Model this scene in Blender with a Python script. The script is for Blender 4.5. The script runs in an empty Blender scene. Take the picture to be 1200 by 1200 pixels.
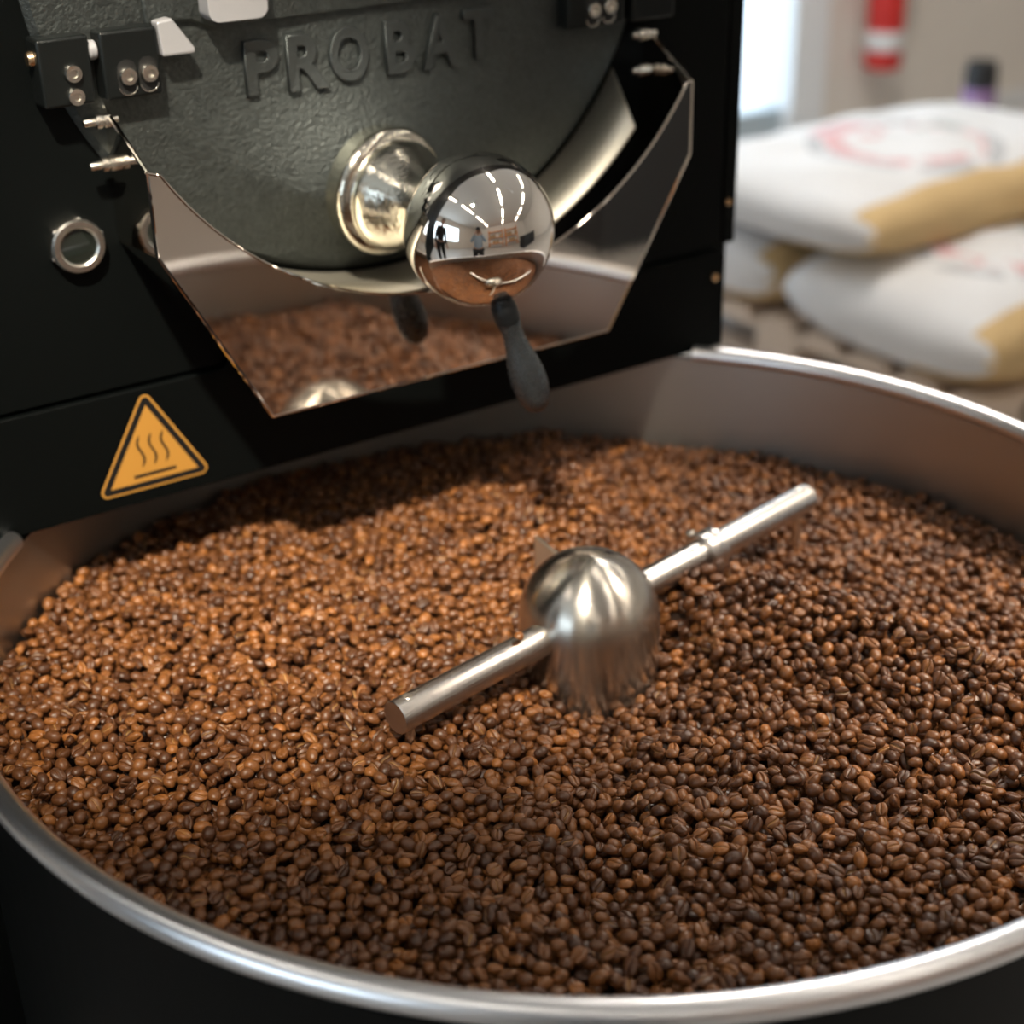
import bpy, bmesh, math, random
import numpy as np
from mathutils import Vector, Matrix, Euler
random.seed(7); rng = np.random.default_rng(11)
S = bpy.context.scene; COL = S.collection; PI = math.pi

# ---------------------------------------------------------------- camera, world, lights, exposure
F = Vector((0.48301404, 0.75064367, -0.45081206)); RT = Vector((0.83519302, -0.54958377, -0.02025595))
UP = Vector((0.262964, 0.36673118, 0.89238903)); CAM = Vector((-0.59731066, -0.82454487, 0.56093904))
cd = bpy.data.cameras.new('camera'); cam = bpy.data.objects.new('camera', cd); COL.objects.link(cam)
cam.matrix_world = Matrix(((RT.x, UP.x, -F.x, CAM.x), (RT.y, UP.y, -F.y, CAM.y), (RT.z, UP.z, -F.z, CAM.z), (0, 0, 0, 1)))
cd.sensor_width = 36; cd.lens = 54.86; cd.clip_start = 0.02; cd.clip_end = 60
cd.dof.use_dof = True; cd.dof.focus_distance = 1.02; cd.dof.aperture_fstop = 3.8
S.camera = cam
S.view_settings.view_transform = 'Standard'; S.view_settings.look = 'None'
S.view_settings.exposure = 0.0; S.view_settings.gamma = 1; S.view_settings.use_curve_mapping = False
W = bpy.data.worlds.new('world'); S.world = W; W.use_nodes = True
bg = W.node_tree.nodes['Background']; bg.inputs[0].default_value = (0.72, 0.87, 1.0, 1); bg.inputs[1].default_value = 3.6
FLOOR = -0.85; CEIL = 2.35
X0, X1, Y0, Y1 = -4.5, 5.6, -6.0, 3.3

def area(name, loc, rot, sx, sy, power, col, portal=False, spread=PI):
    l = bpy.data.lights.new(name, 'AREA'); l.shape = 'RECTANGLE'; l.size = sx; l.size_y = sy; l.energy = power
    l.color = col; l.spread = spread
    if portal: l.cycles.is_portal = True
    o = bpy.data.objects.new(name, l); o.location = loc; o.rotation_euler = rot; COL.objects.link(o)
    return o
area('door_daylight_portal', (2.1, Y1 + 0.10, 0.3), (-PI/2, 0, 0), 2.6, 2.3, 1, (1, 1, 1), True)
area('window_daylight_portal', (X0 - 0.10, -0.6, 0.85), (0, -PI/2, 0), 1.8, 3.4, 1, (1, 1, 1), True)
# the warm track spotlight that picks out the beans and the left of the drum door
SPOT = Vector((-0.82, -0.76, 1.72))
def spot(name, loc, aim, power, size, blend, col, rad):
    l = bpy.data.lights.new(name, 'SPOT'); l.energy = power; l.spot_size = math.radians(size); l.spot_blend = blend
    l.color = col; l.shadow_soft_size = rad
    o = bpy.data.objects.new(name, l); o.location = loc; COL.objects.link(o)
    o.rotation_euler = (Vector(aim) - Vector(loc)).to_track_quat('-Z', 'Y').to_euler(); return o
spot('spot_light', SPOT, (-0.15, 0.24, 0.06), 460, 23, 1.0, (1, 0.89, 0.72), 0.04)
ADDED_SPOT = Vector((1.35, -0.62, 1.80))  # added second spot, brightens the beans beyond the crest
spot('spot_light', ADDED_SPOT, (0.34, -0.12, -0.08), 330, 23, 1.0, (1, 0.85, 0.68), 0.05)

# added fill panel towards the sacks, lighting the right of the tray from behind
area('added_fill_light', (1.75, 1.55, CEIL-.075), (0, 0, 0), 0.55, 0.55, 36, (1, 0.95, 0.88))
# ---------------------------------------------------------------- materials
def mat(name, col, rough=0.5, metal=0.0, bump=0.0, bscale=200, var=0.0, vscale=8, spec=0.5, coat=0.0, emit=None, es=0, stretch=None, rvar=0.0, aniso=0, trans=0):
    m = bpy.data.materials.new(name); m.use_nodes = True; nt = m.node_tree; b = nt.nodes['Principled BSDF']
    b.inputs['Base Color'].default_value = (*col, 1); b.inputs['Roughness'].default_value = rough
    b.inputs['Metallic'].default_value = metal; b.inputs['Specular IOR Level'].default_value = spec
    b.inputs['Coat Weight'].default_value = coat; b.inputs['Anisotropic'].default_value = aniso
    b.inputs['Transmission Weight'].default_value = trans
    if emit: b.inputs['Emission Color'].default_value = (*emit, 1); b.inputs['Emission Strength'].default_value = es
    tc = nt.nodes.new('ShaderNodeTexCoord'); mp = nt.nodes.new('ShaderNodeMapping')
    nt.links.new(tc.outputs['Object'], mp.inputs[0])
    if stretch: mp.inputs['Scale'].default_value = stretch
    def noise(sc, det=4):
        n = nt.nodes.new('ShaderNodeTexNoise'); n.inputs['Scale'].default_value = sc; n.inputs['Detail'].default_value = det
        nt.links.new(mp.outputs[0], n.inputs['Vector']); return n
    if bump:
        n = noise(bscale); bp = nt.nodes.new('ShaderNodeBump'); bp.inputs['Strength'].default_value = bump
        bp.inputs['Distance'].default_value = 0.001; nt.links.new(n.outputs[0], bp.inputs['Height']); nt.links.new(bp.outputs[0], b.inputs['Normal'])
    if var:
        n = noise(vscale, 6); mx = nt.nodes.new('ShaderNodeMix'); mx.data_type = 'RGBA'
        mx.inputs[6].default_value = (*[c*(1-var) for c in col], 1); mx.inputs[7].default_value = (*[min(1, c*(1+var)) for c in col], 1)
        nt.links.new(n.outputs[0], mx.inputs[0]); nt.links.new(mx.outputs[2], b.inputs['Base Color'])
    if rvar:
        n = noise(bscale*0.35 if bump else vscale, 5); mr = nt.nodes.new('ShaderNodeMapRange')
        mr.inputs['From Min'].default_value = 0.3; mr.inputs['From Max'].default_value = 0.7
        mr.inputs['To Min'].default_value = max(0.01, rough-rvar); mr.inputs['To Max'].default_value = rough+rvar
        nt.links.new(n.outputs[0], mr.inputs[0]); nt.links.new(mr.outputs[0], b.inputs['Roughness'])
    return m
M = dict(
    black=mat('black_powder_coat', (0.0020, 0.0028, 0.0028), 0.5, 0, 0.15, 900, spec=0.09),
    cast=mat('cast_iron_dark', (0.080, 0.090, 0.088), 0.52, 0.9, 1.0, 330, 0.35, 260, rvar=0.08),
    castletter=mat('cast_letter_face', (0.085, 0.095, 0.095), 0.42, 0.9, 0.4, 500),
    blued=mat('blackened_steel', (0.009, 0.011, 0.011), 0.30, 0.4, 0.25, 600),
    mirror=mat('polished_steel', (0.86, 0.79, 0.71), 0.035, 1.0, 0.02, 30),
    chrome=mat('chrome', (0.93, 0.88, 0.82), 0.015, 1.0),
    nickel=mat('worn_nickel', (0.74, 0.70, 0.60), 0.13, 1.0, 0.35, 260, 0.12, 60, rvar=0.07),
    brushed=mat('brushed_steel_spun', (0.60, 0.56, 0.50), 0.23, 1.0, 0.10, 700, aniso=0.75),
    rod=mat('brushed_steel_rod', (0.66, 0.63, 0.60), 0.26, 1.0, 0.25, 400, stretch=(0.15, 3, 3)),
    rim=mat('satin_steel_rim', (0.86, 0.86, 0.88), 0.32, 1.0, 0.05, 500),
    tray=mat('satin_steel_wall', (0.50, 0.49, 0.46), 0.36, 1.0, 0.30, 120, stretch=(6, 6, 0.25)),
    guide=mat('brushed_guide_sheet', (0.74, 0.70, 0.60), 0.46, 1.0, 0.3, 160, stretch=(1, 1, 5)),
    screw=mat('zinc_screw', (0.75, 0.72, 0.66), 0.22, 1.0, 0.3, 900),
    brass=mat('brass_screw', (0.80, 0.58, 0.36), 0.25, 1.0),
    dark=mat('dark_recess', (0.004, 0.004, 0.004), 0.6),
    grip=mat('grey_satin_grip', (0.060, 0.068, 0.075), 0.26, 0.7, 0.5, 900, rvar=0.05),
    collar=mat('black_rubber_collar', (0.006, 0.007, 0.008), 0.4, spec=.3),
    silver=mat('silver_plastic', (0.40, 0.40, 0.42), 0.38, 0.3, 0.2, 900),
    glass=mat('dark_sight_glass', (0.010, 0.013, 0.011), 0.08, 0, coat=0.6),
    yellow=mat('yellow_print', (0.44, 0.215, 0.040), 0.5, spec=0.3),
    blackprint=mat('black_print', (0.008, 0.008, 0.008), 0.5, spec=0.3),
    wall=mat('beige_wall_paint', (0.76, 0.71, 0.65), 0.8, 0, 0.1, 100, 0.04, 3),
    ceil=mat('white_ceiling_paint', (0.78, 0.76, 0.73), 0.8, 0, 0.1, 60),
    floor=mat('polished_concrete', (0.47, 0.445, 0.42), 0.35, 0, 0.1, 60, 0.10, 3),
    white=mat('white_frame_paint', (0.80, 0.82, 0.84), 0.45),
    wood=mat('pallet_pine', (0.62, 0.50, 0.40), 0.7, 0, 0.4, 60, 0.3, 12, stretch=(1, 6, 6)),
    warm_tint=mat('sack_warm_light_tint', (0.62, 0.44, 0.22), 0.85, 0, 0.5, 700, 0.08, 20),  # warm light on the sack sides, painted in as tan
    red=mat('red_enamel', (0.62, 0.03, 0.025), 0.3),
    rubber=mat('black_rubber', (0.015, 0.016, 0.018), 0.5),
    purple=mat('purple_label', (0.30, 0.18, 0.36), 0.5),
    label=mat('white_label', (0.75, 0.74, 0.74), 0.5),
    lamp=mat('lamp_diffuser', (1, 1, 1), 0.5, emit=(1, 0.90, 0.77), es=12.0),
    bulb=mat('spot_lens', (1, 1, 1), 0.5, emit=(1, 0.82, 0.6), es=30),
    skin=mat('skin', (0.55, 0.33, 0.24), 0.5), hair=mat('dark_hair', (0.04, 0.025, 0.018), 0.6),
    denim=mat('pale_blue_shirt', (0.30, 0.37, 0.45), 0.85, 0, 0.3, 300, 0.1, 20), cloth=mat('black_cloth', (0.018, 0.018, 0.02), 0.85, 0, 0.3, 300),
    orange=mat('orange_rack_paint', (0.72, 0.25, 0.04), 0.45), card=mat('cardboard', (0.46, 0.31, 0.18), 0.8),
    paper=mat('paper_sack_white', (0.7, 0.68, 0.63), 0.8),
)
def sack_material():
    m = bpy.data.materials.new('printed_woven_sack'); m.use_nodes = True; nt = m.node_tree; b = nt.nodes['Principled BSDF']
    b.inputs['Roughness'].default_value = 0.8
    tc = nt.nodes.new('ShaderNodeTexCoord'); N = nt.nodes.new; L = nt.links.new
    wv = N('ShaderNodeTexWave'); wv.inputs['Scale'].default_value = 160; L(tc.outputs['Object'], wv.inputs[0])
    bp = N('ShaderNodeBump'); bp.inputs['Strength'].default_value = 0.2; L(wv.outputs[1], bp.inputs['Height']); L(bp.outputs[0], b.inputs['Normal'])
    base = (0.70, 0.70, 0.71, 1); prev = None
    # faded printed rings and blotches in red and grey, as flat print on the cloth
    for (c, ctr, r, w, dens) in (((0.62, 0.18, 0.20, 1), (-0.10, -0.05, 0), 0.17, 0.022, 0.55), ((0.25, 0.27, 0.30, 1), (-0.10, -0.05, 0), 0.215, 0.018, 0.5), ((0.64, 0.25, 0.27, 1), (-0.14, 0.10, 0), 0.07, 0.02, 0.6), ((0.2, 0.36, 0.30, 1), (0.05, -0.02, 0), 0.05, 0.02, 0.35)):
        sub = N('ShaderNodeVectorMath'); sub.operation = 'SUBTRACT'; L(tc.outputs['Object'], sub.inputs[0]); sub.inputs[1].default_value = ctr
        sc = N('ShaderNodeVectorMath'); sc.operation = 'MULTIPLY'; sc.inputs[1].default_value = (1, 1, 0); L(sub.outputs[0], sc.inputs[0])
        ln = N('ShaderNodeVectorMath'); ln.operation = 'LENGTH'; L(sc.outputs[0], ln.inputs[0])
        d = N('ShaderNodeMath'); d.operation = 'SUBTRACT'; L(ln.outputs['Value'], d.inputs[0]); d.inputs[1].default_value = r
        a = N('ShaderNodeMath'); a.operation = 'ABSOLUTE'; L(d.outputs[0], a.inputs[0])
        lt = N('ShaderNodeMath'); lt.operation = 'LESS_THAN'; L(a.outputs[0], lt.inputs[0]); lt.inputs[1].default_value = w
        no = N('ShaderNodeTexNoise'); no.inputs['Scale'].default_value = 14; L(tc.outputs['Object'], no.inputs[0])
        gt = N('ShaderNodeMath'); gt.operation = 'GREATER_THAN'; gt.inputs[1].default_value = 0.45; L(no.outputs[0], gt.inputs[0])
        mu = N('ShaderNodeMath'); mu.operation = 'MULTIPLY'; L(lt.outputs[0], mu.inputs[0]); L(gt.outputs[0], mu.inputs[1])
        m2 = N('ShaderNodeMath'); m2.operation = 'MULTIPLY'; L(mu.outputs[0], m2.inputs[0]); m2.inputs[1].default_value = dens
        mx = N('ShaderNodeMix'); mx.data_type = 'RGBA'; L(m2.outputs[0], mx.inputs[0])
        if prev: L(prev, mx.inputs[6])
        else: mx.inputs[6].default_value = base
        mx.inputs[7].default_value = c; prev = mx.outputs[2]
    L(prev, b.inputs['Base Color']); return m
M['sack'] = sack_material()
def bean_material(name='roasted_bean'):
    m = bpy.data.materials.new(name); m.use_nodes = True; nt = m.node_tree; b = nt.nodes['Principled BSDF']; N = nt.nodes.new; L = nt.links.new
    oi = N('ShaderNodeObjectInfo'); cr = N('ShaderNodeValToRGB'); e = cr.color_ramp.elements
    e[0].position = 0; e[0].color = (0.052, 0.0185, 0.0070, 1); e[1].position = 1; e[1].color = (0.30, 0.110, 0.026, 1)
    for p_, c in ((0.25, (0.095, 0.034, 0.0115, 1)), (0.6, (0.142, 0.052, 0.0155, 1)), (0.93, (0.215, 0.080, 0.0210, 1))):
        k = e.new(p_); k.color = c
    L(oi.outputs['Random'], cr.inputs[0])
    tc = N('ShaderNodeTexCoord'); n = N('ShaderNodeTexNoise'); n.inputs['Scale'].default_value = 420; n.inputs['Detail'].default_value = 3; L(tc.outputs['Object'], n.inputs['Vector'])
    va = N('ShaderNodeMix'); va.data_type = 'RGBA'; va.blend_type = 'MULTIPLY'; va.inputs[0].default_value = 1; L(cr.outputs[0], va.inputs[6])
    mr = N('ShaderNodeMapRange'); mr.inputs['To Min'].default_value = 0.6; mr.inputs['To Max'].default_value = 1.4; L(n.outputs[0], mr.inputs[0]); L(mr.outputs[0], va.inputs[7])
    at = N('ShaderNodeAttribute'); at.attribute_name = 'crease'
    ml = N('ShaderNodeMath'); ml.operation = 'MULTIPLY'; ml.inputs[1].default_value = 0.85; fm = N('ShaderNodeMath'); fm.operation = 'MULTIPLY'; fm.inputs[1].default_value = 37.0; L(oi.outputs['Random'], fm.inputs[0])
    fr_ = N('ShaderNodeMath'); fr_.operation = 'FRACT'; L(fm.outputs[0], fr_.inputs[0])
    pw = N('ShaderNodeMath'); pw.operation = 'POWER'; pw.inputs[1].default_value = 2.5; L(fr_.outputs[0], pw.inputs[0])
    cm_ = N('ShaderNodeMath'); cm_.operation = 'MULTIPLY'; L(at.outputs['Fac'], cm_.inputs[0]); L(pw.outputs[0], cm_.inputs[1]); L(cm_.outputs[0], ml.inputs[0])
    mx = N('ShaderNodeMix'); mx.data_type = 'RGBA'; L(ml.outputs[0], mx.inputs[0]); L(va.outputs[2], mx.inputs[6]); mx.inputs[7].default_value = (0.50, 0.30, 0.12, 1)
    L(mx.outputs[2], b.inputs['Base Color'])
    bp = N('ShaderNodeBump'); bp.inputs['Strength'].default_value = 0.8; bp.inputs['Distance'].default_value = 0.0006; L(n.outputs[0], bp.inputs['Height']); L(bp.outputs[0], b.inputs['Normal'])
    b.inputs['Roughness'].default_value = 0.38; b.inputs['Specular IOR Level'].default_value = 0.5
    return m
M['bean'] = bean_material()
M['bed'] = mat('bean_bed_dark', (0.035, 0.015, 0.007), 0.8)

for nm_, an in (('brushed', .8), ('tray', .6)):
    nt_ = M[nm_].node_tree; tg = nt_.nodes.new('ShaderNodeTangent'); tg.direction_type = 'RADIAL'; tg.axis = 'Z'
    b_ = nt_.nodes['Principled BSDF']; nt_.links.new(tg.outputs[0], b_.inputs['Tangent']); b_.inputs['Anisotropic'].default_value = an; b_.inputs['Anisotropic Rotation'].default_value = 0.25
# ---------------------------------------------------------------- helpers
def link(o, parent=None):
    COL.objects.link(o)
    if parent is not None: o.parent = parent
    return o
def obj(name, bm, m, parent=None, smooth=True, bevel=0, seg=2, auto=35):
    bmesh.ops.recalc_face_normals(bm, faces=bm.faces[:])
    me = bpy.data.meshes.new(name); bm.to_mesh(me); bm.free()
    for q in (m if isinstance(m, (list, tuple)) else [m]): me.materials.append(q)
    if smooth:
        me.shade_smooth()
        try: me.set_sharp_from_angle(angle=math.radians(auto))
        except Exception: pass
    o = bpy.data.objects.new(name, me); link(o, parent)
    if parent is not None: o.matrix_parent_inverse = Matrix.Translation(-world_loc(parent))
    if bevel:
        b = o.modifiers.new('bevel', 'BEVEL'); b.width = bevel; b.segments = seg; b.limit_method = 'ANGLE'; b.angle_limit = math.radians(40)
    return o
def world_loc(o):
    v = Vector(o.location)
    return v
def root(name, loc, label, cat, group=None):
    o = bpy.data.objects.new(name, None); o.empty_display_size = 0.02; o.location = loc; COL.objects.link(o)
    return tag(o, label, cat, group)
def tag(o, label, cat, group=None, kind=None):
    o['label'] = label; o['category'] = cat
    if group: o['group'] = group
    if kind: o['kind'] = kind
    return o
def struct(o): o['kind'] = 'structure'; return o
def box(bm, x0, x1, y0, y1, z0, z1):
    v = [bm.verts.new((x, y, z)) for x in (x0, x1) for y in (y0, y1) for z in (z0, z1)]
    for f in ((0, 1, 3, 2), (4, 6, 7, 5), (0, 4, 5, 1), (2, 3, 7, 6), (0, 2, 6, 4), (1, 5, 7, 3)): bm.faces.new([v[i] for i in f])
    return bm
def B(*a):
    bm = bmesh.new(); box(bm, *a); return bm
def prism(bm, pts, y0, y1, axis='y'):
    """polygon pts (u,v) extruded along an axis; y: (x,z); x: (y,z); z: (x,y)"""
    def P(u, v, d): return {'y': (u, d, v), 'x': (d, u, v), 'z': (u, v, d)}[axis]
    a = [bm.verts.new(P(u, v, y0)) for u, v in pts]; b = [bm.verts.new(P(u, v, y1)) for u, v in pts]
    f1 = bm.faces.new(a); f2 = bm.faces.new(b[::-1]); n = len(pts)
    for i in range(n): bm.faces.new((a[i], a[(i+1) % n], b[(i+1) % n], b[i]))
    bmesh.ops.triangulate(bm, faces=[f1, f2]); return bm
def lathe(bm, prof, p0, axis, seg=48, closed=False):
    """prof: (radius, height along axis)"""
    axis = Vector(axis).normalized(); t = axis.orthogonal().normalized(); s = axis.cross(t); p0 = Vector(p0); rings = []
    for r, h in prof:
        if r < 1e-6: rings.append([bm.verts.new(p0 + axis*h)])
        else: rings.append([bm.verts.new(p0 + axis*h + (t*math.cos(2*PI*i/seg) + s*math.sin(2*PI*i/seg))*r) for i in range(seg)])
    pairs = list(zip(rings[:-1], rings[1:]))
    if closed: pairs.append((rings[-1], rings[0]))
    for A, C in pairs:
        for i in range(seg):
            j = (i+1) % seg
            if len(A) == 1 and len(C) == 1: continue
            if len(A) == 1: bm.faces.new((A[0], C[j], C[i]))
            elif len(C) == 1: bm.faces.new((A[i], A[j], C[0]))
            else: bm.faces.new((A[i], A[j], C[j], C[i]))
    return bm
def cyl(bm, p0, p1, r, seg=24, r2=None, ch=0.0):
    p0 = Vector(p0); p1 = Vector(p1); L = (p1-p0).length; r2 = r if r2 is None else r2
    return lathe(bm, [(0, 0), (r-ch, 0), (r, ch), (r2, L-ch), (r2-ch, L), (0, L)] if ch else [(0, 0), (r, 0), (r2, L), (0, L)], p0, p1-p0, seg)
def tube(bm, path, r, seg=8, closed=False):
    path = [Vector(p) for p in path]; n = len(path); rings = []; prev = None
    for i, p in enumerate(path):
        a = path[(i-1) % n] if (closed or i > 0) else p; b = path[(i+1) % n] if (closed or i < n-1) else p
        t = (b-a).normalized()
        u = t.orthogonal().normalized() if prev is None else (prev - t*prev.dot(t)).normalized()
        prev = u; w = t.cross(u)
        rings.append([bm.verts.new(p + (u*math.cos(2*PI*k/seg) + w*math.sin(2*PI*k/seg))*r) for k in range(seg)])
    for i in range(n if closed else n-1):
        A, C = rings[i], rings[(i+1) % n]
        for k in range(seg): bm.faces.new((A[k], A[(k+1) % seg], C[(k+1) % seg], C[k]))
    if not closed: bm.faces.new(rings[0][::-1]); bm.faces.new(rings[-1])
    return bm
def sphere(bm, c, r, u=48, v=32): 
    bmesh.ops.create_uvsphere(bm, u_segments=u, v_segments=v, radius=r, matrix=Matrix.Translation(c)); return bm
def arc(cx, cz, r, a0, a1, n): return [(cx + r*math.cos(math.radians(a0+(a1-a0)*i/n)), cz + r*math.sin(math.radians(a0+(a1-a0)*i/n))) for i in range(n+1)]
def rrect(x0, x1, z0, z1, r, n=5):
    out = []
    for cx, cz, a in ((x1-r, z1-r, 0), (x0+r, z1-r, 90), (x0+r, z0+r, 180), (x1-r, z0+r, 270)): out += arc(cx, cz, r, a, a+90, n)
    return out

# ---------------------------------------------------------------- room
struct(obj('floor', B(X0-.2, X1+.2, Y0-.2, Y1+.2, FLOOR-.1, FLOOR), M['floor']))
struct(obj('ceiling', B(X0-.2, X1+.2, Y0-.2, Y1+.2, CEIL, CEIL+.1), M['ceil']))
# back wall with the glazed door opening x 2.25..3.62
bm = bmesh.new(); DX0, DX1, DZ1 = 0.8, 3.40, 1.45
box(bm, X0, DX0, Y1, Y1+.12, FLOOR, CEIL); box(bm, DX1, X1, Y1, Y1+.12, FLOOR, CEIL); box(bm, DX0, DX1, Y1, Y1+.12, DZ1, CEIL)
struct(obj('wall_back', bm, M['wall']))
struct(obj('wall_right', B(X1, X1+.12, Y0, Y1+.12, FLOOR, CEIL), M['wall']))
struct(obj('wall_front', B(X0, X1, Y0-.12, Y0, FLOOR, CEIL), M['wall']))
bm = bmesh.new(); WY0, WY1, WZ0, WZ1 = -2.4, 1.2, 0.0, 1.75
box(bm, X0-.12, X0, Y0, WY0, FLOOR, CEIL); box(bm, X0-.12, X0, WY1, Y1+.12, FLOOR, CEIL)
box(bm, X0-.12, X0, WY0, WY1, FLOOR, WZ0); box(bm, X0-.12, X0, WY0, WY1, WZ1, CEIL)
struct(obj('wall_left', bm, M['wall']))
w1 = bpy.data.objects.new('window_1', None); w1.location = (X0-.06, -.6, WZ0); COL.objects.link(w1); struct(w1)
for k in range(4):
    bm = bmesh.new(); y = WY0 + (WY1-WY0-.05)*k/3; box(bm, X0-.09, X0-.03, y, y+.05, WZ0, WZ1); obj('mullion', bm, M['white'], w1)
for z in (WZ0, WZ1-.05): obj('rail', B(X0-.09, X0-.03, WY0, WY1, z, z+.05), M['white'], w1)
glassm = mat('clear_glass', (0.9, 0.96, 1.0), 0.0, trans=1.0)
d1 = bpy.data.objects.new('door_1', None); d1.location = (2.9, Y1, FLOOR); COL.objects.link(d1); struct(d1)
bm = bmesh.new(); box(bm, DX0, DX0+.10, Y1-.03, Y1+.12, FLOOR, DZ1); box(bm, DX1-.16, DX1, Y1-.03, Y1+.12, FLOOR, DZ1); box(bm, DX0, DX1, Y1-.03, Y1+.12, DZ1-.10, DZ1)
obj('frame', bm, M['white'], d1, bevel=.004)
bm = bmesh.new(); box(bm, DX0+.10, DX0+.20, Y1+.02, Y1+.07, FLOOR, DZ1-.10); box(bm, 2.96, 3.02, Y1+.02, Y1+.07, FLOOR, DZ1-.1); box(bm, 2.02, 2.08, Y1+.02, Y1+.07, FLOOR, DZ1-.1); box(bm, DX0+.2, DX1-.16, Y1+.02, Y1+.07, FLOOR, FLOOR+.18)
obj('door_leaf', bm, mat('grey_blue_frame', (0.42, 0.50, 0.55), 0.4), d1, bevel=.003)
for n, (a, b_, c) in enumerate((( X1-.02, X1, 0), )): pass
struct(obj('baseboard_back', B(DX1, X1, Y1-.015, Y1, FLOOR, FLOOR+.09), M['white']))
# pavement outside the door
struct(obj('floor_outside', B(X0-3, X1+3, Y1+.2, Y1+6, FLOOR-.12, FLOOR-.02), mat('outdoor_paving', (0.55, 0.57, 0.6), 0.8)))
# strip lamps in three rows under the ceiling
k = 0
for rx, row in ((-1.6, 'left'), (0.7, 'middle'), (3.0, 'right')):
    for ry in (-4.6, -2.9, -1.2, 0.5, 2.2):
        if row == 'right' and ry > 2: continue
        t = root('strip_lamp', (rx, ry, CEIL), 'white fluorescent strip lamp in the %s ceiling row, %s' % (row, {-4.6: 'farthest behind the camera', -2.9: 'second from the far end', -1.2: 'third from the far end', .5: 'second from the back wall', 2.2: 'nearest the back wall'}[ry]), 'lamp', 'fluorescent strip lamps under the ceiling')
        obj('housing', B(rx-.07, rx+.07, ry-.62, ry+.62, CEIL-.09, CEIL), M['white'], t, bevel=.005)
        bm = bmesh.new(); prism(bm, [(rx-.05, CEIL-.091), (rx+.05, CEIL-.091), (rx+.035, CEIL-.125), (rx-.035, CEIL-.125)], ry-.6, ry+.6); obj('diffuser', bm, M['lamp'], t)
pnl = root('added_fill_panel', (1.75, 1.55, CEIL), 'square white fill panel added on the ceiling above the sacks', 'lamp')  # invented fixture for the added fill light
obj('housing', B(1.44, 2.06, 1.24, 1.86, CEIL-.06, CEIL), M['white'], pnl, bevel=.005)
obj('diffuser', B(1.47, 2.03, 1.27, 1.83, CEIL-.066, CEIL-.06), M['lamp'], pnl)
# track spotlight
def track_spot(P0, tgt, lab):
    ts = root('track_spotlight', (P0.x, P0.y, CEIL), lab, 'lamp', 'white track spotlights above the tray')
    aim = (Vector(tgt) - P0).normalized(); hb = P0 - aim*.02
    bm = bmesh.new(); lathe(bm, [(0, 0), (.03, 0), (.05, -.02), (.055, -.14), (.02, -.17), (0, -.17)][::-1], hb - aim*.05, aim, 24); obj('lamp_head', bm, M['white'], ts)
    bm = bmesh.new(); cyl(bm, hb - aim*.12, (P0.x, P0.y, CEIL), .008, 10); obj('track_arm', bm, M['white'], ts)
    bm = bmesh.new(); box(bm, P0.x-.25, P0.x+.25, P0.y-.02, P0.y+.02, CEIL-.03, CEIL); obj('track_rail', bm, M['white'], ts)
track_spot(SPOT, (-.15, .19, .07), 'white track spotlight hanging above the left of the roaster')
track_spot(ADDED_SPOT, (.34, -.12, -.08), 'added white fill spotlight hanging above the right of the tray')  # invented fixture for the added second spot

# ---------------------------------------------------------------- roaster machine
PY = 0.30
R0 = root('coffee_roaster', (-.05, .75, FLOOR), 'black drum coffee roaster with a cast iron front door above the tray', 'coffee roaster')
bm = bmesh.new(); box(bm, -.95, .392, PY+.010, 1.35, .003, 1.25); obj('body', bm, M['black'], R0, bevel=.004)
obj('base_cabinet', B(-.95, .36, .50, 1.33, FLOOR, .003), M['black'], R0, bevel=.004)
# upper front panel with its return flange, lower panel
bm = bmesh.new(); box(bm, -.95, .3745, PY, PY+.009, .1015, 1.25); obj('upper_panel', bm, M['black'], R0, bevel=.0015)
obj('panel_flange', B(.3775, .3935, PY+.001, PY+.02, .1035, 1.25), M['black'], R0, bevel=.002)
bm = bmesh.new(); prism(bm, [(-.95, .0015), (.3785, .0015)] + arc(.3785-.006, .0985-.006, .006, 0, 90, 4) + [(-.95, .0985)], PY-.0035, PY+.009)
obj('lower_panel', bm, M['black'], R0, bevel=.0012)
def screwhead(x, z, y, r, m, parent, name='screw'):
    bm = bmesh.new(); lathe(bm, [(0, 0), (r, 0), (r, .0015), (r*.85, .003), (r*.42, .0032), (r*.38, .0015), (0, .0015)], (x, y, z), (0, -1, 0), 20); return obj(name, bm, m, parent)
screwhead(.3818, .1458, PY+.001, .0042, M['brass'], R0); screwhead(.3650, .0746, PY-.0035, .0048, M['brass'], R0)

# circular cast door
CX, CZ, CR = .002, .4325, .2735; DY = .292
def bulge(x, z): return .040*math.exp(-((x+.010)**2 + (z-.229)**2)/.0080)*min(1, max(0, (CR-.012-math.hypot(x-CX, z-CZ))/.05))
bm = lathe(bmesh.new(), [(CR, -.012), (CR, -.006), (CR-.005, -.001), (CR-.014, 0)] + [((CR-.014)*(1-i/60), 0) for i in range(1, 61)], (CX, DY, CZ), (0, -1, 0), 160)
for v in bm.verts: v.co.y -= bulge(v.co.x, v.co.z)
dr = obj('drum_door', bm, M['cast'], R0)
# ledge above the lettering: raised bars
bm = bmesh.new(); prism(bm, [(-.130, .3675), (.135, .3700), (.135, .405), (-.130, .405)], DY-.010, DY); obj('door_ledge', bm, M['cast'], dr, bevel=.003)
bm = bmesh.new(); prism(bm, [(-.185, .3725), (-.150, .3725), (-.133, .3640), (-.133, .415), (-.185, .415)], DY-.005, DY); obj('door_ledge', bm, M['cast'], dr, bevel=.003)
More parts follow.
